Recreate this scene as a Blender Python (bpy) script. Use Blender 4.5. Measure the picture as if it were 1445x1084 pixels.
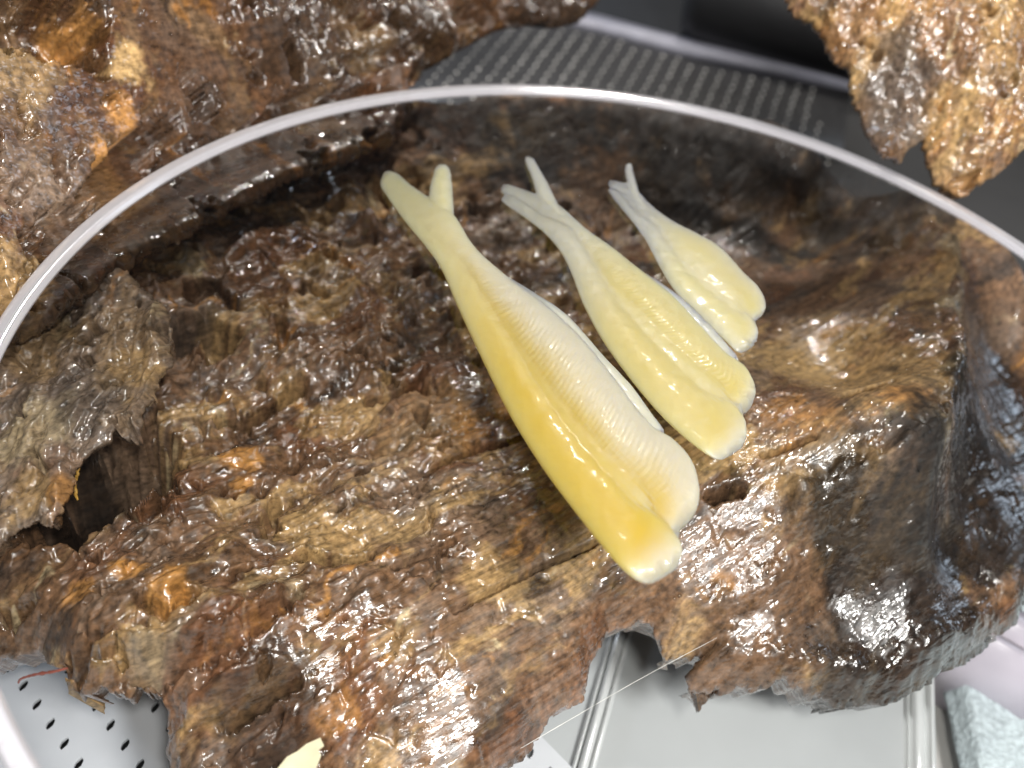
import bpy, bmesh, math, random
import numpy as np
random.seed(7)
STEP = 1.0
S = 0.01                       # modelled in centimetres, built in metres
sc = bpy.context.scene
for o in list(bpy.data.objects): bpy.data.objects.remove(o)

# ------------------------------------------------------------------ camera
PITCH, ROLL = math.radians(42.95), math.radians(9.66)
CAM = np.array([-1.855, -11.375, 10.512]); FOV = math.radians(50)
PW, PH = 1445.0, 1084.0
FPX = PW/2/math.tan(FOV/2)
_fw = np.array([0, math.cos(PITCH), -math.sin(PITCH)]); _r = np.array([1., 0, 0]); _u = np.cross(_r, _fw)
R2 = _r*math.cos(ROLL)+_u*math.sin(ROLL); U2 = -_r*math.sin(ROLL)+_u*math.cos(ROLL)
cd = bpy.data.cameras.new("camera"); cam = bpy.data.objects.new("camera", cd); sc.collection.objects.link(cam)
cd.angle = FOV; cd.sensor_fit = 'HORIZONTAL'; cd.clip_start = 0.005; cd.clip_end = 20
from mathutils import Matrix, Vector
M = Matrix(((R2[0], U2[0], -_fw[0], CAM[0]*S), (R2[1], U2[1], -_fw[1], CAM[1]*S), (R2[2], U2[2], -_fw[2], CAM[2]*S), (0, 0, 0, 1)))
cam.matrix_world = M
sc.camera = cam
cd.dof.use_dof = True; cd.dof.focus_distance = 0.158; cd.dof.aperture_fstop = 17.0

# ------------------------------------------------------------------ light and exposure
w = bpy.data.worlds.new("World"); sc.world = w; w.use_nodes = True
bg = w.node_tree.nodes["Background"]; bg.inputs[0].default_value = (0.95, 0.97, 1.0, 1); bg.inputs[1].default_value = 0.06
def area(name, loc, target, size, power, col, size_y=None):
    l = bpy.data.lights.new(name, 'AREA'); l.energy = power; l.color = col
    l.shape = 'RECTANGLE' if size_y else 'DISK'; l.size = size*S
    if size_y: l.size_y = size_y*S
    o = bpy.data.objects.new(name, l); sc.collection.objects.link(o); o.location = Vector(loc)*S
    o.rotation_euler = (Vector(target)-Vector(loc)).to_track_quat('-Z', 'Y').to_euler(); return o
area('desk_lamp', (0.5, -14.5, 18), (0, 0, -2), 2.6, 0.42, (1, 0.965, 0.92))
area('desk_lamp', (12, -19, 23), (1, -1, -2), 8.0, 1.75, (1, 0.98, 0.96))
area('ceiling_lamp', (-6, 9, 42), (0, 0, -2), 3.2, 0.65, (1, 0.95, 0.88))
area('glint_lamp', (1.6, 31.8, 32.3), (0, 2, -2), 2.4, 0.85, (1, 0.96, 0.90))  # added unseen back lamp for wood glints; its dish reflection falls behind a fillet
area('window_light', (44, 22, 10), (4, 0, -2), 12, 0.25, (0.70, 0.83, 1.0), 16)
area('window_light', (-46, 34, 15), (-4, 4, -1), 8, 1.4, (0.78, 0.87, 1.0), 8)
sc.view_settings.view_transform = 'Standard'; sc.view_settings.look = 'None'
sc.view_settings.exposure = -0.1; sc.view_settings.gamma = 1.0
sc.render.engine = 'CYCLES'
sc.cycles.max_bounces = 5; sc.cycles.diffuse_bounces = 2; sc.cycles.glossy_bounces = 2; sc.cycles.transparent_max_bounces = 16

# ------------------------------------------------------------------ helpers
def unp(px, py, z):
    """photo pixel -> point on the horizontal plane at height z (cm)"""
    d = _fw + R2*((px-PW/2)/FPX) + U2*(-(py-PH/2)/FPX)
    t = (z-CAM[2])/d[2]
    return CAM + d*t
def tag(o, label=None, cat=None, group=None, kind=None):
    if label: o['label'] = label
    if cat: o['category'] = cat
    if group: o['group'] = group
    if kind: o['kind'] = kind
    return o
def link(name, me, mat=None, parent=None):
    o = bpy.data.objects.new(name, me); sc.collection.objects.link(o)
    if mat: me.materials.append(mat)
    if parent: o.parent = parent
    return o
def empty(name, loc):
    o = bpy.data.objects.new(name, None); sc.collection.objects.link(o); o.location = Vector(loc)*S
    o.empty_display_size = .01; return o
def rel(o, parent):
    """parent o to an Empty while keeping world coordinates"""
    o.parent = parent; o.location = -Vector(parent.location); return o
def np_mesh(name, V, F, col=None, smooth=True):
    """V (n,3) in cm, F (m,4) quads (or (m,3))"""
    me = bpy.data.meshes.new(name); n, k = F.shape
    me.vertices.add(len(V)); me.vertices.foreach_set('co', (V*S).astype(np.float32).ravel())
    me.loops.add(n*k); me.loops.foreach_set('vertex_index', F.astype(np.int32).ravel())
    me.polygons.add(n); me.polygons.foreach_set('loop_start', np.arange(0, n*k, k, dtype=np.int32))
    me.polygons.foreach_set('loop_total', np.full(n, k, np.int32))
    me.polygons.foreach_set('use_smooth', np.full(n, smooth, bool))
    me.update(calc_edges=True); me.validate()
    if col is not None:
        a = me.color_attributes.new('Col', 'FLOAT_COLOR', 'POINT')
        c = np.ones((len(V), 4), np.float32); c[:, :col.shape[1]] = col
        a.data.foreach_set('color', c.ravel())
    return me
# ---- noise
def _h(ix, iy, seed):
    n = (ix.astype(np.int64)*374761393 + iy.astype(np.int64)*668265263 + seed*1274126177) & 0xFFFFFFFF
    n = ((n ^ (n >> 13))*1274126177) & 0xFFFFFFFF
    return ((n ^ (n >> 16)) & 0xFFFF)/65535.0
def noise(x, y, seed=0):
    """gradient noise about -1..1"""
    ix = np.floor(x); iy = np.floor(y); fx = x-ix; fy = y-iy
    ux = fx*fx*fx*(fx*(fx*6-15)+10); uy = fy*fy*fy*(fy*(fy*6-15)+10)
    def g(dx, dy):
        a = _h(ix+dx, iy+dy, seed)*6.2831853
        return np.cos(a)*(fx-dx)+np.sin(a)*(fy-dy)
    a = g(0, 0); b = g(1, 0); c = g(0, 1); d = g(1, 1)
    return ((a+(b-a)*ux)*(1-uy)+(c+(d-c)*ux)*uy)*1.5
def fbm(x, y, seed=0, oct=4, gain=.5):
    s = 0; a = 1.; f = 1.; t = 0
    for i in range(oct):
        s = s+a*noise(x*f, y*f, seed+i*17); t += a; a *= gain; f *= 2.03
    return s/t
def ridged(x, y, seed=0, oct=4, gain=.5):
    s = 0; a = 1.; f = 1.; t = 0
    for i in range(oct):
        s = s+a*(1-np.abs(noise(x*f, y*f, seed+i*17))*1.6); t += a; a *= gain; f *= 2.03
    return s/t
def sstep(a, b, x):
    t = np.clip((x-a)/(b-a), 0, 1); return t*t*(3-2*t)
def terrace(n, k):
    v = n*k; f = np.floor(v); r = v-f
    return (f+sstep(.62, .95, r))/k
def seg_dist(X, Y, pts):
    d = np.full(X.shape, 1e9)
    for (a, b) in zip(pts[:-1], pts[1:]):
        ax, ay = a[0], a[1]; bx, by = b[0]-ax, b[1]-ay; L = bx*bx+by*by+1e-12
        t = np.clip(((X-ax)*bx+(Y-ay)*by)/L, 0, 1)
        d = np.minimum(d, np.hypot(X-ax-t*bx, Y-ay-t*by))
    return d
def poly_sdf(X, Y, pts):
    """positive inside"""
    pts = [tuple(p[:2]) for p in pts]; P = pts+[pts[0]]
    d = seg_dist(X, Y, P); ins = np.zeros(X.shape, bool)
    for (a, b) in zip(P[:-1], P[1:]):
        c = ((a[1] > Y) != (b[1] > Y)) & (X < (b[0]-a[0])*(Y-a[1])/(b[1]-a[1]+1e-12)+a[0])
        ins ^= c
    return np.where(ins, d, -d)
def spots(c, X, Y, a, b, L):
    for k, (q, r, cn, st) in enumerate(L):
        k_ = np.hypot(X-q[0], Y-q[1]) < 2.2*r
        if not k_.any(): continue
        x_, y_ = X[k_], Y[k_]
        d = np.hypot(x_-q[0], y_-q[1])/r+.8*fbm(x_*1.6/r**.5, y_*1.6/r**.5, 400+k, 4, .6)
        m = (st*(1-sstep(.45, .95, d)))[:, None]
        gr = np.clip(1+.5*fbm(a[k_]*1.5, b[k_]*14, 311, 4, .6), .4, 1.6)[:, None]
        c[k_] = c[k_]*(1-m)+PAL[cn][None]*gr*m
    return np.clip(c, .004, .8)
class RBF:
    def __init__(s, P, z, lam=.02):
        P = np.array(P, float); z = np.array(z, float); n = len(P); s.P = P
        K = s.k(np.hypot(P[:, None, 0]-P[None, :, 0], P[:, None, 1]-P[None, :, 1])) + np.eye(n)*lam
        A = np.zeros((n+3, n+3)); A[:n, :n] = K; A[:n, n] = 1; A[:n, n+1:] = P[:, :2]; A[n, :n] = 1; A[n+1:, :n] = P[:, :2].T
        s.w = np.linalg.solve(A, np.r_[z, 0, 0, 0])
    def k(s, r): return np.sqrt(r*r+.3)*-1
    def __call__(s, X, Y):
        n = len(s.P); o = s.w[n]+s.w[n+1]*X+s.w[n+2]*Y
        for i in range(n): o = o+s.w[i]*s.k(np.hypot(X-s.P[i, 0], Y-s.P[i, 1]))
        return o

def to_local(p, O, u, v, n):
    # pixel ray to the tilted plane
    d = _fw + R2*((p[0]-PW/2)/FPX) + U2*(-(p[1]-PH/2)/FPX); t_ = ((O-CAM)@n)/(d@n); q = CAM+d*t_-O
    return (q@u, q@v)
# ------------------------------------------------------------------ materials
def new_mat(name):
    m = bpy.data.materials.new(name); m.use_nodes = True
    nt = m.node_tree; return m, nt, nt.nodes['Principled BSDF']
def N(nt, t, **kw):
    n = nt.nodes.new(t)
    for k, v in kw.items(): setattr(n, k, v)
    return n
GRAIN_ANGLE = math.radians(44)
def mat_wood():
    m, nt, b = new_mat('wet_wood')
    at = N(nt, 'ShaderNodeVertexColor', layer_name='Col')
    tc = N(nt, 'ShaderNodeTexCoord')
    n1 = N(nt, 'ShaderNodeTexNoise'); n1.inputs['Scale'].default_value = 900; n1.inputs['Detail'].default_value = 4
    n2 = N(nt, 'ShaderNodeTexNoise'); n2.inputs['Scale'].default_value = 330; n2.inputs['Detail'].default_value = 2
    for n in (n1, n2): nt.links.new(tc.outputs['Object'], n.inputs['Vector'])
    mr = N(nt, 'ShaderNodeMapRange'); mr.inputs[1].default_value = .37; mr.inputs[2].default_value = .63
    mr.inputs[3].default_value = .45; mr.inputs[4].default_value = 1.6
    mpn = N(nt, 'ShaderNodeMapping', vector_type='TEXTURE'); mpn.inputs['Rotation'].default_value = (0, 0, GRAIN_ANGLE); mpn.inputs['Scale'].default_value = (9, 1, 1.6)
    nt.links.new(tc.outputs['Object'], mpn.inputs['Vector'])
    n4 = N(nt, 'ShaderNodeTexNoise'); n4.inputs['Scale'].default_value = 1500; n4.inputs['Detail'].default_value = 4; n4.inputs['Roughness'].default_value = .65
    nt.links.new(mpn.outputs[0], n4.inputs['Vector'])
    av = N(nt, 'ShaderNodeMath', operation='ADD'); nt.links.new(n1.outputs['Fac'], av.inputs[0]); nt.links.new(n4.outputs['Fac'], av.inputs[1])
    ah = N(nt, 'ShaderNodeMath', operation='MULTIPLY'); ah.inputs[1].default_value = .5; nt.links.new(av.outputs[0], ah.inputs[0])
    nt.links.new(ah.outputs[0], mr.inputs[0])
    mx = N(nt, 'ShaderNodeVectorMath', operation='SCALE')
    nt.links.new(at.outputs['Color'], mx.inputs[0]); nt.links.new(mr.outputs[0], mx.inputs['Scale'])
    nt.links.new(mx.outputs[0], b.inputs['Base Color'])
    rr = N(nt, 'ShaderNodeMapRange'); rr.inputs[1].default_value = .38; rr.inputs[2].default_value = .64
    rr.inputs[3].default_value = .12; rr.inputs[4].default_value = .42
    nt.links.new(n2.outputs['Fac'], rr.inputs[0]); 
    dr = N(nt, 'ShaderNodeMapRange'); dr.inputs[3].default_value = .5; dr.inputs[4].default_value = 0.0; nt.links.new(at.outputs['Alpha'], dr.inputs[0])
    ra = N(nt, 'ShaderNodeMath', operation='ADD'); nt.links.new(rr.outputs[0], ra.inputs[0]); nt.links.new(dr.outputs[0], ra.inputs[1])
    nt.links.new(ra.outputs[0], b.inputs['Roughness']); nt.links.new(at.outputs['Alpha'], b.inputs['Coat Weight'])
    bp = N(nt, 'ShaderNodeBump'); bp.inputs['Strength'].default_value = .25; bp.inputs['Distance'].default_value = .0002
    nt.links.new(n1.outputs['Fac'], bp.inputs['Height'])
    b4 = N(nt, 'ShaderNodeBump'); b4.inputs['Strength'].default_value = .5; b4.inputs['Distance'].default_value = .0003
    nt.links.new(n4.outputs['Fac'], b4.inputs['Height']); nt.links.new(bp.outputs[0], b4.inputs['Normal'])
    nt.links.new(b4.outputs[0], b.inputs['Normal'])
    # film of water
    b.inputs['Coat Weight'].default_value = 1.0; b.inputs['Coat Roughness'].default_value = .05; b.inputs['Coat IOR'].default_value = 1.55
    n5 = N(nt, 'ShaderNodeTexNoise'); n5.inputs['Scale'].default_value = 700; n5.inputs['Detail'].default_value = 2; nt.links.new(mpn.outputs[0], n5.inputs['Vector'])
    ws = N(nt, 'ShaderNodeMath', operation='MULTIPLY_ADD'); ws.inputs[1].default_value = .45; nt.links.new(n2.outputs['Fac'], ws.inputs[0]); nt.links.new(n5.outputs['Fac'], ws.inputs[2])
    b3 = N(nt, 'ShaderNodeBump'); b3.inputs['Strength'].default_value = .7; b3.inputs['Distance'].default_value = .0010
    nt.links.new(ws.outputs[0], b3.inputs['Height']); nt.links.new(b3.outputs[0], b.inputs['Coat Normal'])
    return m
WOOD = mat_wood()
def mat_plain(name, col, rough=.5, bump=0, scale=300, var=.12, metal=0, spec=.5, coat=0):
    m, nt, b = new_mat(name)
    tc = N(nt, 'ShaderNodeTexCoord'); n = N(nt, 'ShaderNodeTexNoise'); n.inputs['Scale'].default_value = scale; n.inputs['Detail'].default_value = 5
    nt.links.new(tc.outputs['Object'], n.inputs['Vector'])
    mr = N(nt, 'ShaderNodeMapRange'); mr.inputs[1].default_value = .3; mr.inputs[2].default_value = .7
    mr.inputs[3].default_value = 1-var; mr.inputs[4].default_value = 1+var
    nt.links.new(n.outputs['Fac'], mr.inputs[0])
    mx = N(nt, 'ShaderNodeVectorMath', operation='SCALE'); mx.inputs[0].default_value = col
    nt.links.new(mr.outputs[0], mx.inputs['Scale']); nt.links.new(mx.outputs[0], b.inputs['Base Color'])
    b.inputs['Roughness'].default_value = rough; b.inputs['Metallic'].default_value = metal
    b.inputs['Specular IOR Level'].default_value = spec; b.inputs['Coat Weight'].default_value = coat
    if bump:
        bp = N(nt, 'ShaderNodeBump'); bp.inputs['Strength'].default_value = .6; bp.inputs['Distance'].default_value = bump
        nt.links.new(n.outputs['Fac'], bp.inputs['Height']); nt.links.new(bp.outputs[0], b.inputs['Normal'])
    return m
def mat_clear(name, tint, frost, frostcol, rough=.03):
    """thin clear acrylic: see-through with fresnel gloss, a share of it frosted"""
    m, nt, b = new_mat(name); out = nt.nodes['Material Output']; nt.nodes.remove(b)
    t = N(nt, 'ShaderNodeBsdfTransparent'); t.inputs[0].default_value = tint
    g = N(nt, 'ShaderNodeBsdfGlossy'); g.inputs['Roughness'].default_value = rough
    f = N(nt, 'ShaderNodeFresnel'); f.inputs[0].default_value = 1.46
    m1 = N(nt, 'ShaderNodeMixShader'); nt.links.new(f.outputs[0], m1.inputs[0]); nt.links.new(t.outputs[0], m1.inputs[1]); nt.links.new(g.outputs[0], m1.inputs[2])
    last = m1
    if frost:
        d = N(nt, 'ShaderNodeBsdfTranslucent'); d.inputs[0].default_value = frostcol
        d2 = N(nt, 'ShaderNodeBsdfDiffuse'); d2.inputs[0].default_value = frostcol
        md = N(nt, 'ShaderNodeMixShader'); md.inputs[0].default_value = .5; nt.links.new(d.outputs[0], md.inputs[1]); nt.links.new(d2.outputs[0], md.inputs[2])
        m2 = N(nt, 'ShaderNodeMixShader'); m2.inputs[0].default_value = frost
        nt.links.new(m1.outputs[0], m2.inputs[1]); nt.links.new(md.outputs[0], m2.inputs[2]); last = m2
    nt.links.new(last.outputs[0], out.inputs['Surface']); return m
def mat_flesh():
    m, nt, b = new_mat('translucent_flesh')
    at = N(nt, 'ShaderNodeVertexColor', layer_name='Col'); tc = N(nt, 'ShaderNodeTexCoord')
    nt.links.new(at.outputs['Color'], b.inputs['Base Color'])
    tm = N(nt, 'ShaderNodeMapRange'); tm.inputs[3].default_value = .06; tm.inputs[4].default_value = .42
    nt.links.new(at.outputs['Alpha'], tm.inputs[0]); nt.links.new(tm.outputs[0], b.inputs['Transmission Weight'])
    cm = N(nt, 'ShaderNodeMapRange'); cm.inputs[3].default_value = .07; cm.inputs[4].default_value = .9
    nt.links.new(at.outputs['Alpha'], cm.inputs[0]); nt.links.new(cm.outputs[0], b.inputs['Coat Weight'])
    b.inputs['Subsurface Weight'].default_value = 1.0; b.inputs['Subsurface Radius'].default_value = (1, .8, .4)
    b.inputs['Subsurface Scale'].default_value = .008
    b.inputs['Roughness'].default_value = .42; b.inputs['IOR'].default_value = 1.38
    b.inputs['Coat Weight'].default_value = .45; b.inputs['Coat Roughness'].default_value = .08
    n = N(nt, 'ShaderNodeTexNoise'); n.inputs['Scale'].default_value = 600; n.inputs['Detail'].default_value = 4
    v = N(nt, 'ShaderNodeTexVoronoi'); v.inputs['Scale'].default_value = 420
    for q in (n, v): nt.links.new(tc.outputs['Object'], q.inputs['Vector'])
    bp = N(nt, 'ShaderNodeBump'); bp.inputs['Strength'].default_value = .22; bp.inputs['Distance'].default_value = .0003
    nt.links.new(n.outputs['Fac'], bp.inputs['Height']); nt.links.new(bp.outputs[0], b.inputs['Normal'])
    b3 = N(nt, 'ShaderNodeBump'); b3.inputs['Strength'].default_value = .3; b3.inputs['Distance'].default_value = .0002
    nt.links.new(v.outputs['Distance'], b3.inputs['Height']); nt.links.new(b3.outputs[0], b.inputs['Coat Normal'])
    return m
FLESH = mat_flesh()

# ------------------------------------------------------------------ background surfaces
def sheet_prism(name, pts, z0, z1, mat, parent=None, bevel=0):
    """solid with a polygonal outline, pts in cm XY"""
    bm = bmesh.new()
    b = [bm.verts.new((p[0]*S, p[1]*S, z0*S)) for p in pts]; t = [bm.verts.new((p[0]*S, p[1]*S, z1*S)) for p in pts]
    bm.faces.new(t); bm.faces.new(b[::-1]); n = len(pts)
    for i in range(n): bm.faces.new((b[i], b[(i+1) % n], t[(i+1) % n], t[i]))
    bmesh.ops.recalc_face_normals(bm, faces=bm.faces)
    if bevel: bmesh.ops.bevel(bm, geom=bm.edges[:], offset=bevel*S, segments=3, affect='EDGES')
    me = bpy.data.meshes.new(name); bm.to_mesh(me); bm.free()
    if bevel:
        for p in me.polygons: p.use_smooth = True
    return link(name, me, mat, parent)
ZT = -8.0
t = sheet_prism('tabletop', [(-60, -40), (70, -40), (70, 90), (-60, 90)], ZT-2, ZT, mat_plain('pale_laminate', (.48, .47, .45), .35, .0001, 60, .05))
tag(t, kind='structure')

# --- black tray behind, with a pale lip, and the studded mat lying in it
BLK = mat_plain('black_plastic', (.006, .006, .007), .55, .0002, 150, .2)
ZB = -5.0
bt = empty('black_tray', (8, 30, ZT))
def bt_part(name, pts, z0, z1, m, bev=.15): return rel(sheet_prism(name, pts, z0, z1, m, None, bev), bt)
A = unp(560, 150, ZB); B = unp(745, 22, ZB); C1 = unp(960, 72, ZB); D = unp(1215, 128, ZB)
bt_part('tray_floor', [(-14, 12), (45, 5), (90, 88), (-30, 88)], ZT+.01, ZB-.3, BLK)
tag(bt, 'large black plastic tray lying behind the dish and wood', 'tray')

def dots_mat():
    root = empty('studded_mat', (float(C1[0]), float(C1[1]), ZB-.3))
    p = [unp(500, 150, ZB), unp(600, 90, ZB), unp(680, 45, ZB), unp(750, 22, ZB), unp(850, 47, ZB), unp(960, 78, ZB), unp(1080, 103, ZB), unp(1200, 128, ZB), unp(1190, 215, ZB), unp(1000, 210, ZB), unp(700, 190, ZB)]
    rel(sheet_prism('mat_sheet', [q[:2] for q in p], ZB-.29, ZB, mat_plain('black_rubber', (.06, .058, .058), .42, .0002, 400, .2), None, .04), root)
    # raised border
    edge = [unp(*q, ZB) for q in ((690, 38), (750, 18), (850, 40), (960, 70), (1080, 95), (1205, 120))]
    back = [unp(*q, ZB) for q in ((1205, 104), (1080, 80), (960, 56), (850, 26), (750, 4), (690, 24))]
    rel(sheet_prism('mat_border', [q[:2] for q in edge+back], ZB-.28, ZB+.12, mat_plain('grey_rubber', (.34, .34, .40), .35, .0001, 200, .1), None, .05), root)
    sdfp = [unp(*q, ZB) for q in ((560, 170), (610, 90), (690, 45), (750, 26), (850, 50), (960, 82), (1150, 125), (1180, 240), (1000, 210), (700, 190))]
    V = []; F = []; ring = 8
    o0 = unp(900, 100, ZB); du = unp(922, 104, ZB)-o0; dv = (unp(888.5, 120, ZB)-o0)/2.3
    for i in range(-22, 22):
        for j in range(-26, 26):
            c = o0+du*i+dv*j
            if poly_sdf(np.array([c[0]]), np.array([c[1]]), sdfp)[0] < .05: continue
            r = .05*random.uniform(.8, 1.15); b = len(V); c = c+np.array([random.gauss(0, .012), random.gauss(0, .012), 0])
            for (rr, zz) in ((1, 0), (.8, .7), (.4, 1.0)):
                for k in range(ring):
                    a = 2*math.pi*k/ring; V.append((c[0]+r*rr*math.cos(a), c[1]+r*rr*math.sin(a), ZB-.005+zz*r*.9))
            for l in (0, 1):
                for k in range(ring):
                    k2 = (k+1) % ring; F.append((b+l*ring+k, b+l*ring+k2, b+(l+1)*ring+k2, b+(l+1)*ring+k))
            F.append((b+16, b+18, b+20, b+22)); F.append((b+16, b+17, b+18, b+18)); 
            F.pop(); F.append((b+16, b+17, b+18, b+20)); F.pop()
    o = link('raised_stud', np_mesh('raised_stud', np.array(V), np.array(F)), mat_plain('pale_rubber', (.8, .77, .72), .3, 0, 200, .2))
    rel(o, root); o['kind'] = 'stuff'
    tag(root, 'black rubber mat with slanted rows of tiny pale studs behind the dish', 'mat')
dots_mat()
# a dark rounded bottle lying above the mat at the top edge of the picture
def lathe(name, prof, axis_o, axis_d, mat, seg=48, parent=None):
    d = Vector(axis_d).normalized(); q = d.to_track_quat('Z', 'Y'); V = []; F = []
    for (r, h) in prof:
        for k in range(seg):
            a = 2*math.pi*k/seg; v = q @ Vector((r*math.cos(a), r*math.sin(a), h)) + Vector(axis_o); V.append(v[:])
    for i in range(len(prof)-1):
        for k in range(seg):
            k2 = (k+1) % seg; F.append((i*seg+k, i*seg+k2, (i+1)*seg+k2, (i+1)*seg+k))
    return link(name, np_mesh(name, np.array(V), np.array(F)), mat, parent)
q0 = unp(1010, -4, ZB+1.6); q1 = unp(1230, 52, ZB+1.6); dd = q1-q0
bo = empty('black_bottle', q0)
rel(lathe('bottle_body', [(0.01, 0), (1.3, .02), (1.7, .15), (1.85, .6), (1.85, 8), (1.6, 9), (.8, 9.6), (.01, 9.62)], q0-dd*.15+np.array([0, 1.0, 0]), dd, BLK), bo)
rel(lathe('bottle_cap', [(.01, 9.3), (.9, 9.3), (.9, 10.6), (.01, 10.65)], q0-dd*.15+np.array([0, 1.0, 0]), dd, BLK), bo)
tag(bo, 'black bottle lying behind the studded mat at the top', 'bottle')

# --- perforated tray, bottom left
def perforated():
    z = -6.2
    o0 = unp(52, 994, z)[:2]; u = unp(136, 996, z)[:2]-o0; v = (unp(111, 1078, z)[:2]-o0)/3.0
    # the slots lie along the v' direction
    ang = math.atan2(*(unp(60, 982, z)-unp(48, 1000, z))[:2][::-1])
    V = []; F = []; K = 12
    ul, vl = u, v
    for i in range(-5, 9):
        for j in range(-7, 10):
            c = o0+ul*i+vl*j; b = len(V)
            sq = []
            for k in range(K):                         # cell border, parallelogram
                tt = k/K*4; s_ = int(tt); f = tt-s_
                cr = [(-.5, -.5), (.5, -.5), (.5, .5), (-.5, .5), (-.5, -.5)]
                a, e = cr[s_], cr[s_+1]; sq.append((a[0]+(e[0]-a[0])*f, a[1]+(e[1]-a[1])*f))
            for (a, e) in sq: p = c+ul*a+vl*e; V.append((p[0], p[1], z))
            for zz in (z, z-.05):
                for (a, e) in sq:
                    p = ul*a+vl*e; th = math.atan2(p[1], p[0])-ang
                    x, y = .115*math.cos(th), .05*math.sin(th)
                    V.append((c[0]+x*math.cos(ang)-y*math.sin(ang), c[1]+x*math.sin(ang)+y*math.cos(ang), zz))
            for k in range(K):
                k2 = (k+1) % K; F.append((b+k, b+k2, b+K+k2, b+K+k)); F.append((b+K+k, b+K+k2, b+2*K+k2, b+2*K+k))
    me = np_mesh('perforated_tray', np.array(V), np.array(F), smooth=False)
    root = empty('perforated_tray', (float(o0[0]), float(o0[1]), ZT))
    o = link('slotted_plate', me, mat_plain('pale_grey_plastic', (.62, .64, .67), .35, .00015, 90, .06)); rel(o, root)
    # dark base below the slots
    pts = [o0+ul*a+vl*b for (a, b) in ((-5.4, -7.4), (8.4, -7.4), (8.4, 9.4), (-5.4, 9.4))]
    o = sheet_prism('tray_base', pts, ZT+.01, z-.6, mat_plain('black_base', (.008, .008, .009), .5)); rel(o, root)
    tag(root, 'pale grey plastic tray with rows of small black slots, bottom left', 'tray')
perforated()

# --- shallow grey tray, bottom
def grey_tray():
    z = -6.6
    G = mat_plain('grey_plastic', (.46, .48, .485), .30, .0001, 40, .06)
    G2 = mat_plain('clear_grey_plastic', (.56, .58, .58), .16, 0, 60, .06, coat=.6)
    a = unp(905, 850, z)[:2]; b = unp(838, 1100, z)[:2]; c = unp(1275, 1100, z)[:2]; d = unp(1275, 880, z)[:2]
    ad = a-b; dd_ = d-c; a = a+ad*1.6; d = d+dd_*1.6
    root = empty('grey_tray', (float((a[0]+c[0])/2), float((a[1]+c[1])/2), ZT))
    b = b-ad*.6; c = c-dd_*.6
    lf = np.array([-3.2, .4]); rel(sheet_prism('tray_floor', [b+lf, c, d, a+lf], ZT+.01, z, G), root)
    def rail(p, q, off, wdt, z0, z1, m):
        n = np.array([-(q-p)[1], (q-p)[0]]); n = n/np.linalg.norm(n)
        rel(sheet_prism('tray_wall', [p+n*off, q+n*off, q+n*(off+wdt), p+n*(off+wdt)], z0, z1, m, None, .03), root)
    for (off, wd, hh) in ((.02, .10, .10), (.15, .16, .22), (.34, .07, .15)): rail(b, a, off, wd, z+.004, z+hh, G2)
    for (off, wd, hh) in ((.02, .05, .1), (.10, .22, .2), (.36, .12, .28)): rail(d, c, off, wd, ZT+.01, z+hh, G2)
    tag(root, 'shallow grey plastic tray with ribbed clear edges under the wood', 'tray')
grey_tray()
# --- blue cloth + white ribbed rail, bottom right
def cloth():
    z = -7.0
    o0 = unp(1330, 900, z)[:2]; nx, ny = 160, 160
    X, Y = np.meshgrid(np.linspace(0, 9, nx), np.linspace(-9, 3, ny)); X = X+o0[0]+.05; Y = Y+o0[1]
    Z = z+.14*fbm(X*.5, Y*.5, 3, 3)+.035*fbm(X*5, Y*5, 9, 2)
    e = np.minimum.reduce([X-X.min(), X.max()-X, Y-Y.min(), Y.max()-Y]); Z = Z-.5*(1-sstep(0, .25, e))
    V = np.stack([X.ravel(), Y.ravel(), Z.ravel()], 1); i = np.arange(nx*ny).reshape(ny, nx)
    F = np.stack([i[:-1, :-1], i[:-1, 1:], i[1:, 1:], i[1:, :-1]], -1).reshape(-1, 4)
    o = link('blue_cloth', np_mesh('blue_cloth', V, F), mat_plain('blue_terry', (.46, .53, .55), .9, .0012, 900, .25))
    md = o.modifiers.new('thick', 'SOLIDIFY'); md.thickness = .006; md.offset = -1
    tag(o, 'pale blue terry cloth at the lower right corner', 'cloth')
    z = -5.6; root = empty('white_rail', unp(1400, 910, z))
    Wm = mat_plain('lilac_white_plastic', (.48, .45, .51), .3, 0, 80, .05)
    p = unp(1300, 830, z)[:2]; q = unp(1500, 945, z)[:2]; n = np.array([-(q-p)[1], (q-p)[0]]); n /= np.linalg.norm(n)
    for k, (o_, wd, h_, m) in enumerate(((-.30, .30, 0, Wm), (.04, .12, -.15, mat_plain('brown_groove', (.16, .11, .09), .5)), (.2, .55, .1, Wm))):
        rel(sheet_prism('rail_rib', [p+n*o_, q+n*o_, q+n*(o_+wd), p+n*(o_+wd)], ZT+.01, z+h_, m, None, .04), root)
    tag(root, 'lilac white ribbed plastic rail beside the blue cloth', 'rail')
cloth()

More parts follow.
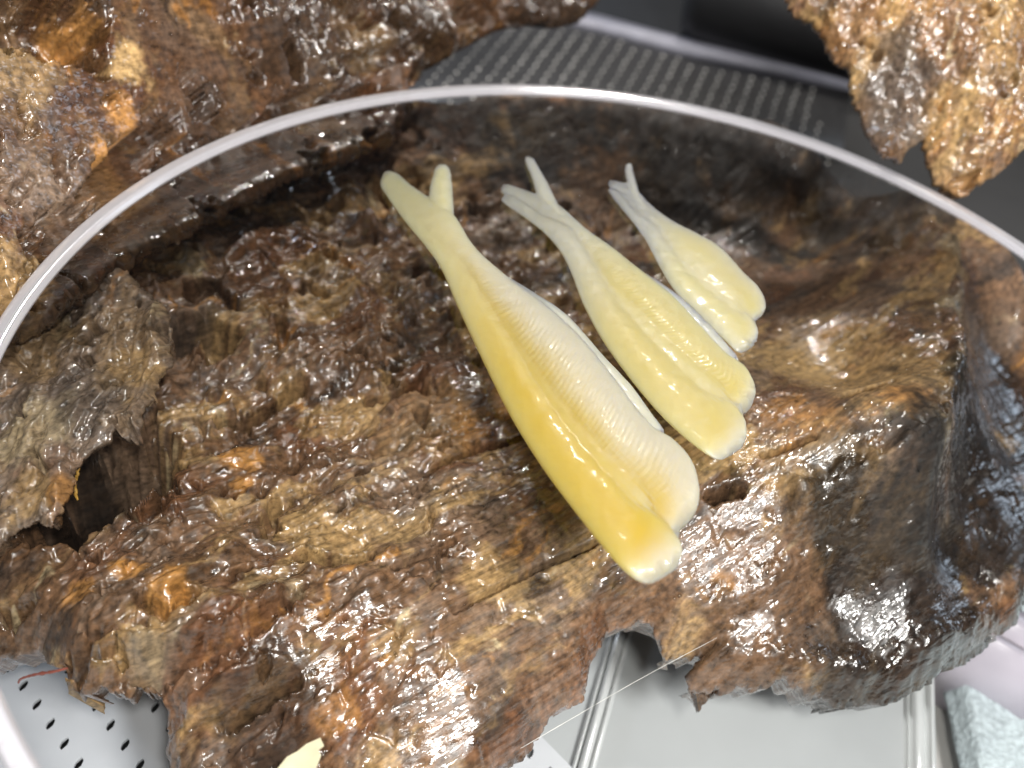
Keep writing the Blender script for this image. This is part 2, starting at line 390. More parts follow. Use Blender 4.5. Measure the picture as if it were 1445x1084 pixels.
# ------------------------------------------------------------------ driftwood
PAL = dict(shade_black=(.016, .011, .008), dark=(.034, .021, .013), brown=(.205, .112, .058), grey=(.29, .21, .150), tan=(.52, .335, .145),
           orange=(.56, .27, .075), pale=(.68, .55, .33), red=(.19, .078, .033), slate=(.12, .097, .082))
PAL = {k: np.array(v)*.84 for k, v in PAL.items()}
def cmix(c, col, m): return c*(1-m[:, None])+PAL[col][None]*m[:, None]
def wood_colour(a, b, x, y, seed, base='brown', tanw=.5):
    """a along grain, b across; x,y plain coordinates (cm)"""
    c = np.repeat(PAL[base][None], len(a), 0)
    wx = a*.5+.5*fbm(x*1.1, y*1.1, seed+1, 3); wy = b*1.15+.5*fbm(x*1.1, y*1.1, seed+2, 3)
    c = cmix(c, 'grey', .65*sstep(-.05, .35, fbm(wx*.55, wy*.55, seed+3, 5, .6)))
    c = cmix(c, 'dark', .85*sstep(.02, .42, fbm(a*.45, b*1.5, seed+4, 6, .62)))
    c = cmix(c, 'red', .6*sstep(.10, .38, fbm(wx*.8, wy*.8, seed+5, 4)))
    c = cmix(c, 'tan', tanw*sstep(.02, .26, fbm(wx*.7+9, wy*.9, seed+6, 6, .62)))
    c = cmix(c, 'slate', .45*sstep(.12, .4, fbm(wx*1.4, wy*1.4, seed+7, 5, .6)))
    c = cmix(c, 'orange', .75*sstep(.30, .44, fbm(wx*1.2, wy*1.2+30, seed+8, 5, .55)))
    c = cmix(c, 'pale', .65*sstep(.34, .5, fbm(wx*1.6+5, wy*1.6, seed+9, 5, .6)))
    g = 1+.45*fbm(a*1.5, b*16, seed+10, 4, .6)+.35*fbm(x*9, y*9, seed+11, 3, .6)
    return np.clip(c*np.clip(g, .35, 1.9)[:, None], .004, .8)

def slab(name, O, U, Vv, ext, step, outline, hfun, cfun, thick, edge_w, edge_drop, jag=.06, back=True, seed=0, mat=WOOD, rim_noise=1.0):
    """a rough thick sheet over the local plane O + x U + y V (+ h N); outline in local cm"""
    U = np.array(U, float); U /= np.linalg.norm(U); Vv = np.array(Vv, float); Vv -= U*(U@Vv); Vv /= np.linalg.norm(Vv); Nn = np.cross(U, Vv)
    xs = np.arange(ext[0], ext[1], step*STEP); ys = np.arange(ext[2], ext[3], step*STEP)
    X, Y = np.meshgrid(xs, ys); ny, nx = X.shape; X = X.ravel(); Y = Y.ravel()
    sd = poly_sdf(X, Y, outline); sdp = sd.copy(); py_, px_ = np.gradient(sd.reshape(ny, nx), step*STEP)
    sd = sd+rim_noise*(jag*2.0*fbm(X*2.2, Y*2.2, seed+50, 4, .6)+jag*fbm(X*9, Y*9, seed+51, 2))
    g2 = sd.reshape(ny, nx); gy, gx = np.gradient(g2, step*STEP); gx = gx.ravel(); gy = gy.ravel()
    keep = (sd > 0).reshape(ny, nx)
    fk = keep[:-1, :-1] & keep[:-1, 1:] & keep[1:, 1:] & keep[1:, :-1]
    i = np.arange(nx*ny).reshape(ny, nx)
    F = np.stack([i[:-1, :-1], i[:-1, 1:], i[1:, 1:], i[1:, :-1]], -1)[fk]
    used = np.zeros(nx*ny, bool); used[F.ravel()] = True
    mp = np.cumsum(used)-1; F = mp[F]; X = X[used]; Y = Y[used]; sd = sd[used]; gx = gx[used]; gy = gy[used]; sdp = np.maximum(sdp[used], 0); px_ = px_.ravel()[used]; py_ = py_.ravel()[used]
    E = np.concatenate([F[:, [0, 1]], F[:, [1, 2]], F[:, [2, 3]], F[:, [3, 0]]]); n = len(X)
    key = np.minimum(E[:, 0], E[:, 1])*np.int64(n)+np.maximum(E[:, 0], E[:, 1])
    uq, idx, cnt = np.unique(key, return_index=True, return_counts=True); be = E[idx[cnt == 1]]
    bv_ = np.unique(be.ravel()); gg = gx[bv_]**2+gy[bv_]**2+1e-6; mv = np.clip(sd[bv_]/gg, 0, 1.5*step*STEP)
    X[bv_] -= mv*gx[bv_]; Y[bv_] -= mv*gy[bv_]; sd[bv_] = 0
    h = hfun(X, Y, sd)
    tt = np.clip(1-(.25*sd+.75*sdp)/edge_w, 0, 1); h = h-edge_drop*tt**2
    col = cfun(X, Y, sd, h)
    n = len(X)
    V = np.asarray(O)[None]+X[:, None]*U+Y[:, None]*Vv+h[:, None]*Nn
    if back:
        hb = h-np.maximum(thick*np.sqrt(np.clip(sd/(edge_w*2), 0.02, 1)), .02)
        Vb = np.asarray(O)[None]+X[:, None]*U+Y[:, None]*Vv+hb[:, None]*Nn
        V2 = np.concatenate([V, Vb]); F2 = np.concatenate([F, F[:, ::-1]+n, np.stack([be[:, 1], be[:, 0], be[:, 0]+n, be[:, 1]+n], 1)])
        C2 = np.concatenate([col, col*.8])
    else:
        # ragged skirt in three rings
        bv = np.unique(be.ravel()); m = np.full(n, -1, np.int64); m[bv] = np.arange(len(bv)); rings = []; cols = []
        cx = np.stack([X[bv], Y[bv]], 1); L = len(bv); gl = np.hypot(px_[bv], py_[bv])+1e-6; igx = .75*px_[bv]/gl; igy = .75*py_[bv]/gl
        for r in range(1, 7):
            f = r/6.0; off = .0*fbm(cx[:, 0]*2+r*1.7, cx[:, 1]*2-r*2.3, seed+70, 3)*f
            P = V[bv].copy(); P = P-Nn[None]*(.8*f)+U[None]*(off+.5*f*igx)[:, None]+Vv[None]*(.5*f*igy)[:, None]
            rings.append(P); cols.append(col[bv]*(.9+.4*noise(cx[:, 0]*7+r, cx[:, 1]*7, seed+71))[:, None])
        V2 = np.concatenate([V]+rings); C2 = np.clip(np.concatenate([col]+cols), .004, 1); Fs = [F]
        for r in range(6):
            a = be[:, 1] if r == 0 else n+(r-1)*L+m[be[:, 1]]; b = be[:, 0] if r == 0 else n+(r-1)*L+m[be[:, 0]]
            Fs.append(np.stack([a, b, n+r*L+m[be[:, 0]], n+r*L+m[be[:, 1]]], 1))
        F2 = np.concatenate(Fs)
    return link(name, np_mesh(name, V2, F2, C2), mat)

# control heights of the main piece: photo pixel, height (cm, dish plane = 0)
CP = [(700, 600, -2.3), (400, 500, -2.0), (300, 620, -2.5), (250, 760, -2.4), (180, 880, -2.2), (120, 950, -2.6), (500, 800, -2.3), (700, 780, -2.4),
      (640, 930, -2.7), (730, 900, -2.8), (760, 960, -3.15), (840, 930, -3.2), (600, 1050, -3.3), (450, 1000, -3.1), (300, 1040, -3.4), (350, 880, -2.3), (880, 840, -2.8),
      (1335, 380, -1.3), (1338, 480, -1.1), (1338, 560, -1.0), (1315, 640, -1.1), (1220, 685, -1.5), (1100, 720, -1.9), (960, 790, -2.5), (1000, 500, -2.0), (1200, 540, -1.9), (1180, 400, -2.2),
      (1395, 480, -2.7), (1400, 600, -2.9), (1360, 690, -2.8), (1440, 600, -3.3), (1320, 760, -2.9), (1180, 800, -2.8), (1050, 840, -2.9), (1440, 820, -3.5), (1300, 880, -3.2), (1100, 910, -3.3), (1250, 955, -3.7), (1000, 930, -3.6),
      (900, 300, -2.6), (700, 280, -2.2), (1150, 330, -2.6), (1300, 300, -2.3), (500, 230, -1.6), (350, 300, -1.4), (150, 430, -1.4), (60, 520, -1.6), (30, 650, -2.0),
      (700, 135, -1.0), (850, 132, -1.0), (1000, 160, -1.0), (1150, 200, -1.0), (1300, 262, -1.1), (1440, 370, -1.5),
      (-100, 800, -3.0), (-60, 900, -3.2), (-60, 560, -1.7)]
CPw = [unp(a, b, z) for (a, b, z) in CP]
BASE = RBF([p[:2] for p in CPw], [c[2] for c in CP], .01)
OUT = [(-160, 500, -1.6), (40, 385, -1.4), (170, 280, -1.4), (330, 190, -1.3), (480, 150, -1.2), (590, 130, -1.1),
       (640, 127, -1.0), (720, 119, -1.0), (820, 118, -1.0), (960, 139, -1.0), (1090, 168, -1.0), (1220, 217, -1.0), (1350, 282, -1.2), (1470, 380, -1.6),
       (1520, 560, -3), (1500, 760, -3.5), (1452, 855, -3.6), (1400, 893, -3.6), (1330, 940, -3.7), (1280, 968, -3.8), (1190, 975, -3.8), (1090, 962, -3.8), (985, 952, -3.7),
       (976, 932, -3.6), (992, 912, -3.5), (950, 904, -3.4), (938, 880, -3.2), (922, 856, -3.1), (898, 862, -3.1), (866, 874, -3.1), (846, 908, -3.2), (832, 952, -3.2), (780, 992, -3.3),
       (748, 1030, -3.3), (712, 1065, -3.4), (690, 1100, -3.4), (660, 1200, -3.8), (240, 1200, -4.2), (238, 1080, -3.7), (236, 1000, -3.3), (228, 965, -2.9), (165, 968, -2.8), (120, 965, -2.7), (92, 948, -2.7), (82, 912, -2.7),
       (35, 888, -2.8), (0, 893, -3), (-70, 900, -3.2), (-160, 860, -3.2)]
OUTw = [unp(a, b, z)[:2] for (a, b, z) in OUT]
def wpt(px, py): # a point of the surface under a photo pixel (iterated)
    z = -2.0
    for _ in range(12):
        p = unp(px, py, z); z = .5*z+.5*float(BASE(np.array([p[0]]), np.array([p[1]]))[0])
    return unp(px, py, z)
GA = wpt(900, 850)-wpt(620, 1040); GA = GA[:2]/np.linalg.norm(GA[:2])     # grain of the lower right
def grain_ab(X, Y):
    wxx = X+.55*fbm(X*.35, Y*.35, 201, 3); wyy = Y+.55*fbm(X*.35, Y*.35, 202, 3)
    return wxx*GA[0]+wyy*GA[1], -wxx*GA[1]+wyy*GA[0]
FLAPC = [wpt(150, 660), wpt(110, 690), wpt(200, 620)]
CRACKS = [  # photo polyline, half width cm, depth cm
    ([(310, 590), (350, 585), (385, 565), (425, 540)], .10, .55), ([(395, 452), (402, 470), (398, 485)], .10, .5),
    ([(245, 462), (290, 455), (318, 470), (300, 490)], .22, .8), ([(1005, 698), (1045, 688)], .10, .9), ([(425, 775), (470, 785), (520, 780)], .12, .5),
    ([(520, 560), (560, 555), (600, 530)], .07, .3), ([(600, 660), (680, 630), (760, 605)], .07, .28), ([(560, 800), (640, 760)], .06, .2),
    ([(300, 395), (340, 430)], .10, .4), ([(30, 20), (110, 30)], .5, 1.6), ([(40, 150), (60, 165), (45, 185)], .10, .5), ([(150, 80), (160, 85)], .12, .5), ([(310, 160), (330, 165)], .2, .7),
    ([(425, 85), (440, 105)], .15, .6), ([(95, 215), (110, 240)], .15, .5), ([(1230, 340), (1280, 345)], .12, .4), ([(1080, 640), (1150, 615)], .06, .3), ([(880, 480), (930, 440)], .06, .2),
    ([(100, 690), (150, 650), (185, 645)], .7, 3.4), ([(230, 860), (200, 840)], .1, .3), ([(760, 330), (800, 300)], .1, .3),
    ([(640, 860), (760, 800), (850, 760)], .05, .22), ([(1190, 560), (1260, 540)], .08, .25), ([(170, 935), (330, 905), (400, 850)], .14, .4), ([(330, 1020), (420, 960)], .08, .25)]
CRW = [([wpt(*p) for p in pl], w_, d_) for (pl, w_, d_) in CRACKS]
LL = wpt(640, 960)[:2]
SMOOTH = [([wpt(*p) for p in ((680, 170), (900, 185), (1100, 220), (1300, 290))], 1.6), ([wpt(*p) for p in ((540, 1080), (640, 1010), (760, 930), (900, 850))], 1.0), ([wpt(*p) for p in ((990, 930), (1120, 940), (1280, 935), (1400, 880))], 1.0)]
RIDGES = [([(1290, 325), (1330, 350), (1345, 430), (1345, 520), (1338, 590), (1312, 645), (1240, 682), (1130, 712)], .32, .45), ([(170, 925), (260, 905), (330, 890), (395, 845)], .22, .4),
          ([(270, 985), (340, 960), (390, 930)], .15, .3), ([(1000, 925), (1120, 940), (1280, 940), (1400, 870)], .25, .28),
          ([(330, 1030), (400, 985), (425, 965)], .08, .2), ([(560, 300), (600, 400), (560, 480)], .35, .3), ([(440, 350), (520, 440), (500, 520)], .4, .35), ([(1000, 880), (1150, 800), (1300, 740)], .3, .25), ([(480, 250), (520, 330)], .4, .35)]
RDW = [([wpt(*p) for p in pl], w_, d_) for (pl, w_, d_) in RIDGES]
def relief(X, Y, a, b, crumb, smooth, sd_):
    wx = X+.35*fbm(X*1.3, Y*1.3, 11+sd_, 3); wy = Y+.35*fbm(X*1.3, Y*1.3, 12+sd_, 3)
    z = .38*crumb*fbm(wx*.55, wy*.55, 21+sd_, 3)
    z = z+.36*crumb*(terrace(fbm(a*.30, b*.9, 31+sd_, 4, .5)+.06*fbm(X*3, Y*3, 33+sd_, 2), 3.2))
    z = z+.13*crumb*(ridged(wx*.9, wy*.9, 41+sd_, 3, .45)-.6)
    z = z+.20*(ridged(a*.22, b*1.25, 51+sd_, 3, .45)-.6)*(.8-.6*smooth)
    z = z+.085*crumb*terrace(fbm(a*1.1, b*2.4, 61+sd_, 3, .5), 3)
    z = z+.017*(ridged(a*.4, b*5.0, 71+sd_, 3, .55)-.6)*(.6+.8*smooth)
    patch = .25+1.3*sstep(-.05, .3, fbm(X*.8, Y*.8, 82+sd_, 2))
    z = z+.020*crumb*patch*fbm(wx*5, wy*5, 81+sd_, 3, .5)
    z = z+.006*patch*fbm(X*18, Y*18, 91+sd_, 2, .6)
    pit = fbm(wx*1.7, wy*1.7, 101+sd_, 3, .55); z = z-.48*crumb*sstep(.27, .42, pit)
    pit = fbm(wx*4.2+3, wy*4.2, 111+sd_, 2, .6); z = z-.14*crumb*patch*sstep(.34, .48, pit)
    return z
def main_h(X, Y, sd):
    a, b = grain_ab(X, Y)
    z = BASE(X, Y)
    # region weights: the right part is long-fibred and smooth, the left and far parts crumbly
    px0 = wpt(560, 700)[:2]; side = (X-px0[0])*.9-(Y-px0[1])*.35
    smooth = sstep(-1.5, 2.2, side+.8*fbm(X*.6, Y*.6, 77, 3))
    for (pl, w0) in SMOOTH:
        smooth = np.maximum(smooth, 1.0-sstep(.5*w0, 1.2*w0, seg_dist(X, Y, pl)+.5*fbm(X*.9, Y*.9, 78, 3)))
    crumb = 1-.80*smooth-.12*sstep(.9, 1, smooth)
    z = z+relief(X, Y, a, b, crumb, smooth, 0)
    for (pl, w_, d_) in CRW:
        P_ = np.array(pl); mg = w_*2.2; k_ = (X > P_[:, 0].min()-mg) & (X < P_[:, 0].max()+mg) & (Y > P_[:, 1].min()-mg) & (Y < P_[:, 1].max()+mg)
        if not k_.any(): continue
        x_, y_ = X[k_], Y[k_]
        d = seg_dist(x_, y_, pl)+.6*w_*fbm(x_*2.5/w_**.5, y_*2.5/w_**.5, 121, 3)
        z[k_] -= d_*(1-sstep(w_*.35, w_*1.25, d))
    for (pl, w_, d_) in RDW:
        d = seg_dist(X, Y, pl); k_ = d < 2.5*w_; x_, y_ = X[k_], Y[k_]
        e_ = (d[k_]+.45*w_*fbm(x_*2/w_**.5, y_*2/w_**.5, 131, 3))/w_
        z[k_] += d_*np.exp(-e_*e_*1.6)*(.75+.5*noise(x_*1.5, y_*1.5, 132))
    # nothing may poke through the dish standing on it
    r = np.hypot(X, Y); lim = -.45+.15*noise(X, Y, 5)
    z = np.minimum(z, lim)-.0
    return z
SPOTS = [((340, 650), .42, 'orange', 1.), ((345, 690), .25, 'orange', .9), ((180, 800), .3, 'orange', 1.), ((240, 828), .42, 'orange', .9), ((110, 840), .3, 'orange', .7), ((660, 600), .5, 'orange', .7), ((720, 570), .4, 'orange', .7),
         ((490, 380), .3, 'orange', .6), ((400, 465), .25, 'orange', .7), ((1230, 540), 1.9, 'tan', .7), ((1130, 510), 1.1, 'tan', .7), ((1290, 560), .6, 'orange', .6), ((1120, 580), .7, 'orange', .55), ((1150, 690), 1.0, 'tan', .6), ((1180, 460), .8, 'tan', .5),
         ((200, 75), .5, 'pale', .9), ((195, 145), .4, 'orange', .9), ((165, 190), .2, 'orange', .9), ((440, 740), .7, 'tan', .8), ((690, 812), .6, 'tan', .7), ((490, 960), .9, 'red', .8), ((560, 900), .4, 'tan', .5), ((470, 1010), .4, 'orange', .4),
         ((1338, 360), .4, 'pale', .55), ((1342, 450), .4, 'pale', .5), ((1342, 540), .4, 'pale', .5), ((1320, 620), .4, 'pale', .5), ((200, 915), .3, 'pale', .2), ((140, 670), 1.0, 'dark', .95), ((115, 640), .8, 'dark', .95), ((20, 100), .8, 'tan', .5), ((40, 250), .6, 'grey', .7), ((270, 370), .35, 'pale', .8), ((30, 430), .7, 'tan', .5), ((520, 60), .5, 'tan', .4),  # 'pale' along the ridge paints its highlight, 'dark' the shade under the flap
         ((650, 165), 1.3, 'shade_black', .85), ((780, 190), 2.0, 'shade_black', .9), ((950, 200), 2.3, 'shade_black', .95), ((1080, 230), 2.4, 'shade_black', .95), ((1250, 290), 2.0, 'shade_black', .95), ((1400, 740), 3.0, 'shade_black', .95), ((1260, 850), 2.8, 'shade_black', .92), ((1410, 560), 1.3, 'dark', .85), ((1100, 900), 1.3, 'dark', .7), ((350, 940), 1.2, 'red', .5), ((380, 1000), 1.0, 'dark', .7),  # shade of the back hollow and right face painted into the wood colour
         ((1080, 850), 1.2, 'brown', .6), ((850, 270), 1.0, 'brown', .6), ((380, 400), .8, 'red', .5), ((600, 600), 1.2, 'tan', .3)]
def main_c(X, Y, sd, h):
    a, b = grain_ab(X, Y)
    c = wood_colour(a, b, X, Y, 300, 'brown', .75)
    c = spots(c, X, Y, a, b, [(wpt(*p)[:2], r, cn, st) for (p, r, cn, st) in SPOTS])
    dd_ = seg_dist(X, Y, [wpt(*p) for p in ((560, 160), (800, 175), (1000, 195), (1200, 250), (1330, 320))])+.5*fbm(X*.8, Y*.8, 330, 3)
    wet = (.08+.92*sstep(1.3, 2.6, dd_))*(1-.75*sstep(.08, .32, fbm(a*.35, b*.6, 331, 4)))
    for (pl, w0) in SMOOTH[1:]: wet = np.maximum(wet, 1-sstep(.6*w0, 1.5*w0, seg_dist(X, Y, pl)))
    return np.concatenate([c, wet[:, None]], 1)
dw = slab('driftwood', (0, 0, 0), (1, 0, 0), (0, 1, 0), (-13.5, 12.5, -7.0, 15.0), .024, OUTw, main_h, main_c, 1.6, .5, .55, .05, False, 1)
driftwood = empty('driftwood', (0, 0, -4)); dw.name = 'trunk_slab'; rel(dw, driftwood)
tag(driftwood, 'large wet brown slab of rotten driftwood under the clear dish', 'driftwood')

# ---- the same trunk rising behind the left of the dish
wa = unp(0, 445, 0); wb = unp(613, 124, 0); wu = (wb-wa)/np.linalg.norm(wb-wa); wn = np.array([-wu[1], wu[0], 0])
wo = (wa+wb)/2-wn*.3; wo[2] = -1.1; wv = wn*math.cos(math.radians(47))+np.array([0, 0, 1])*math.sin(math.radians(47)); wN = np.cross(wu, wv)
WP = [(-150, 520), (-200, 100), (-150, -120), (400, -150), (900, -120), (868, -10), (850, 12), (812, 30), (775, 26), (745, 20), (690, 46), (625, 88), (590, 118), (600, 150), (560, 200), (400, 260), (200, 370), (60, 470)]
wpl = [to_local(p, wo, wu, wv, wN) for p in WP]
def wl(*p): return to_local(p, wo, wu, wv, wN)
WCR = [([(20, 15), (60, 22), (115, 30)], .55, 1.5), ([(40, 150), (60, 165), (45, 185)], .14, .5), ([(150, 78), (160, 85)], .16, .6), ([(305, 158), (335, 168)], .25, .8), ([(425, 60), (440, 100)], .2, .6), ([(100, 215), (112, 245)], .18, .5),
       ([(340, 50), (390, 70)], .14, .4), ([(240, 60), (290, 140)], .2, .4), ([(480, 90), (560, 80)], .25, .5), ([(20, 290), (60, 240)], .15, .4), ([(560, 30), (620, 60)], .25, .5), ([(700, 10), (650, 20)], .25, .5)]
WCR = [([wl(*p) for p in pl], w_, d_) for (pl, w_, d_) in WCR]
def wall_h(X, Y, sd):
    a, b = Y+.4*fbm(X*.4, Y*.4, 801, 3), X+.4*fbm(X*.4, Y*.4, 802, 3)
    z = 1.5*relief(X, Y, a, b, 1.0, .1, 840)
    for (pl, w_, d_) in WCR:
        d = seg_dist(X, Y, pl); k_ = d < 2*w_; x_, y_ = X[k_], Y[k_]
        z[k_] -= d_*(1-sstep(w_*.35, w_*1.25, d[k_]+.6*w_*fbm(x_*2.5/w_**.5, y_*2.5/w_**.5, 121, 3)))
    P = wo[None]+X[:, None]*wu+Y[:, None]*wv+z[:, None]*wN
    r = np.hypot(P[:, 0], P[:, 1]); lim = -.55+1.8*np.clip(r-9.15, 0, 3)+20*sstep(10.5, 12, r)
    return z-np.maximum(P[:, 2]-lim, 0)/(wN[2]-1.8*(wN[0]*P[:, 0]+wN[1]*P[:, 1])/r*(r > 9.15))
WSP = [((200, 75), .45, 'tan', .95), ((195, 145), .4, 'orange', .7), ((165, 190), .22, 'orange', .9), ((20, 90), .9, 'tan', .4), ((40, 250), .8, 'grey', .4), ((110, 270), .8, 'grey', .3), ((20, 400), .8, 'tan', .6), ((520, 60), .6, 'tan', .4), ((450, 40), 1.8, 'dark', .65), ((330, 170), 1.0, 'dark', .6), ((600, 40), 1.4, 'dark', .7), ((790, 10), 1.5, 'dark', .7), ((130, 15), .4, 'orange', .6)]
def wall_c(X, Y, sd, h):
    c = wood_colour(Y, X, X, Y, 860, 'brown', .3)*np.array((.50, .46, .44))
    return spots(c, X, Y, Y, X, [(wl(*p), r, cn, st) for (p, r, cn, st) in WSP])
xs_ = [p[0] for p in wpl]; ys_ = [p[1] for p in wpl]
wl_o = slab('trunk_wall', wo, wu, wv, (min(xs_)-.2, max(xs_)+.2, min(ys_)-.2, max(ys_)+.2), .032, wpl, wall_h, wall_c, 1.5, .4, .4, .06, False, 7)
rel(wl_o, driftwood)

# ---- torn flap on the left, standing proud over the hollow
FZ = -.75
FL = [(-80, 330), (60, 330), (150, 360), (205, 400), (235, 440), (238, 500), (215, 545), (203, 570), (196, 608), (165, 606), (135, 625), (112, 640), (102, 660), (98, 700), (72, 742), (48, 730), (20, 738), (-10, 765), (-80, 760)]
FLp = [unp(a, b, FZ-.5) for a, b in FL]
fo = np.array(FLp).mean(0)
fu = np.array([1, 0, .10]); fv = np.array([0, 1, .22])
_u1 = fu/np.linalg.norm(fu); _v1 = fv-_u1*(_u1@fv); _v1 /= np.linalg.norm(_v1)
_n1 = np.cross(_u1, _v1); fol = [to_local(p, fo, _u1, _v1, _n1) for p in FL]
def flap_h(X, Y, sd):
    z = .85*relief(X, Y, Y+.3*fbm(X*.5, Y*.5, 507, 2), X+.3*fbm(X*.5, Y*.5, 508, 2), .9, .1, 950)
    W = fo[2]+X*_u1[2]+Y*_v1[2]+z*_n1[2]; Xw = fo[0]+X*_u1[0]+Y*_v1[0]; Yw = fo[1]+Y*_v1[1]
    r = np.hypot(Xw, Yw); lim = -.5+.12*noise(X*2, Y*2, 6)
    return z-np.maximum(W-lim, 0)/_n1[2]*(r < 9.6)
def flap_c(X, Y, sd, h):
    c = wood_colour(Y, X, X, Y, 520, 'grey', .5)
    c = cmix(c, 'grey', .35+.0*X)
    c = spots(c*1.1, X, Y, Y, X, [(to_local(p, fo, _u1, _v1, _n1), r, cn, st) for (p, r, cn, st) in (((175, 520), .6, 'tan', .7), ((50, 600), .8, 'pale', .5), ((40, 480), .8, 'tan', .5), ((40, 690), .5, 'tan', .7), ((90, 690), .3, 'orange', .7), ((120, 560), .8, 'slate', .6))])
    return np.clip(c, .004, .8)
xs_ = [p[0] for p in fol]; ys_ = [p[1] for p in fol]
fl = slab('bark_flap', fo, fu, fv, (min(xs_)-.2, max(xs_)+.2, min(ys_)-.2, max(ys_)+.2), .024, fol, flap_h, flap_c, .45, .22, .12, .045, True, 3)
rel(fl, driftwood)
fl['label'] = 'grey brown torn bark flap over a dark hollow'

# ---- second piece, upper right, held above the back of the dish
CH = [(1085, -60), (1120, 2), (1170, 45), (1205, 90), (1222, 135), (1240, 170), (1262, 208), (1283, 217), (1295, 195), (1315, 188), (1318, 215), (1335, 248), (1366, 268), (1400, 250), (1445, 212), (1520, 160), (1560, -60)]
co = unp(1330, 120, 1.6); cu = np.array([1, -.12, -.05]); cv = np.array([.05, .72, .62])
_u2 = cu/np.linalg.norm(cu); _v2 = cv-_u2*(_u2@cv); _v2 /= np.linalg.norm(_v2); _n2 = np.cross(_u2, _v2)
chl = [to_local(p, co, _u2, _v2, _n2) for p in CH]
def ch_h(X, Y, sd):
    wx = X+.3*fbm(X, Y, 601, 3)
    z = .5*sstep(0, 1.6, sd)+.3*fbm(wx*.6, Y*.5, 602, 3)+.18*terrace(fbm(wx*1.1, Y*.8, 603, 4), 3)+.12*(ridged(wx*1.3, Y*1.0, 604, 4)-.6)+.06*fbm(X*4, Y*4, 605, 3)+.02*fbm(X*13, Y*13, 606, 2)
    z = z-.4*sstep(.32, .46, fbm(X*1.5, Y*1.5, 607, 3))
    q = to_local((1265, 110), co, _u2, _v2, _n2); d = np.hypot((X-q[0])/.9, (Y-q[1])/1.3)
    return z-.25*(1-sstep(.5, 1.3, d))
def ch_c(X, Y, sd, h):
    c = wood_colour(Y, X, X, Y, 620, 'brown', .8)
    c = cmix(c, 'tan', .45*sstep(-.2, .3, fbm(X*.8, Y*.8, 630, 4))); c = cmix(c, 'orange', .25*sstep(-.1, .3, fbm(X*.6, Y*.6, 632, 4)))
    q = to_local((1270, 120), co, _u2, _v2, _n2); d = np.hypot((X-q[0])/.9, (Y-q[1])/1.3)+.5*fbm(X*1.3, Y*1.3, 631, 4)
    return np.clip(cmix(c, 'slate', .85*(1-sstep(.5, 1.0, d))), .004, .8)
xs_ = [p[0] for p in chl]; ys_ = [p[1] for p in chl]
ch = slab('driftwood', co, cu, cv, (min(xs_)-.2, max(xs_)+.2, min(ys_)-.2, max(ys_)+.2), .024, chl, ch_h, ch_c, 1.2, .35, .3, .05, True, 5)
tag(ch, 'tan brown driftwood chunk with a notched tip in the upper right corner', 'driftwood')

# ------------------------------------------------------------------ clear dish
ZF = -.10        # top of the dish floor
dish = empty('clear_dish', (0, 0, -.35))
CLR = mat_clear('clear_acrylic', (.97, .975, .97, 1), 0, None, .02)
RIMM = mat_clear('frosted_acrylic_rim', (.93, .93, .95, 1), .50, (.92, .91, .95, 1), .10)
rel(lathe('dish_floor', [(8.74, ZF), (0.001, ZF)], (0, 0, 0), (0, 0, 1), CLR, 256), dish)
prof = [(8.74, ZF-.03), (8.97, ZF-.03), (8.995, ZF-.015), (9.0, -.06), (8.99, -.025), (8.965, -.006), (8.93, 0), (8.83, 0), (8.795, -.008), (8.77, -.03), (8.765, -.05), (8.75, -.065), (8.74, ZF)]
rel(lathe('dish_rim', prof[::-1], (0, 0, 0), (0, 0, 1), RIMM, 256), dish)
tag(dish, 'wide clear round plastic dish with a pale rim holding three yellow fish fillets', 'dish')

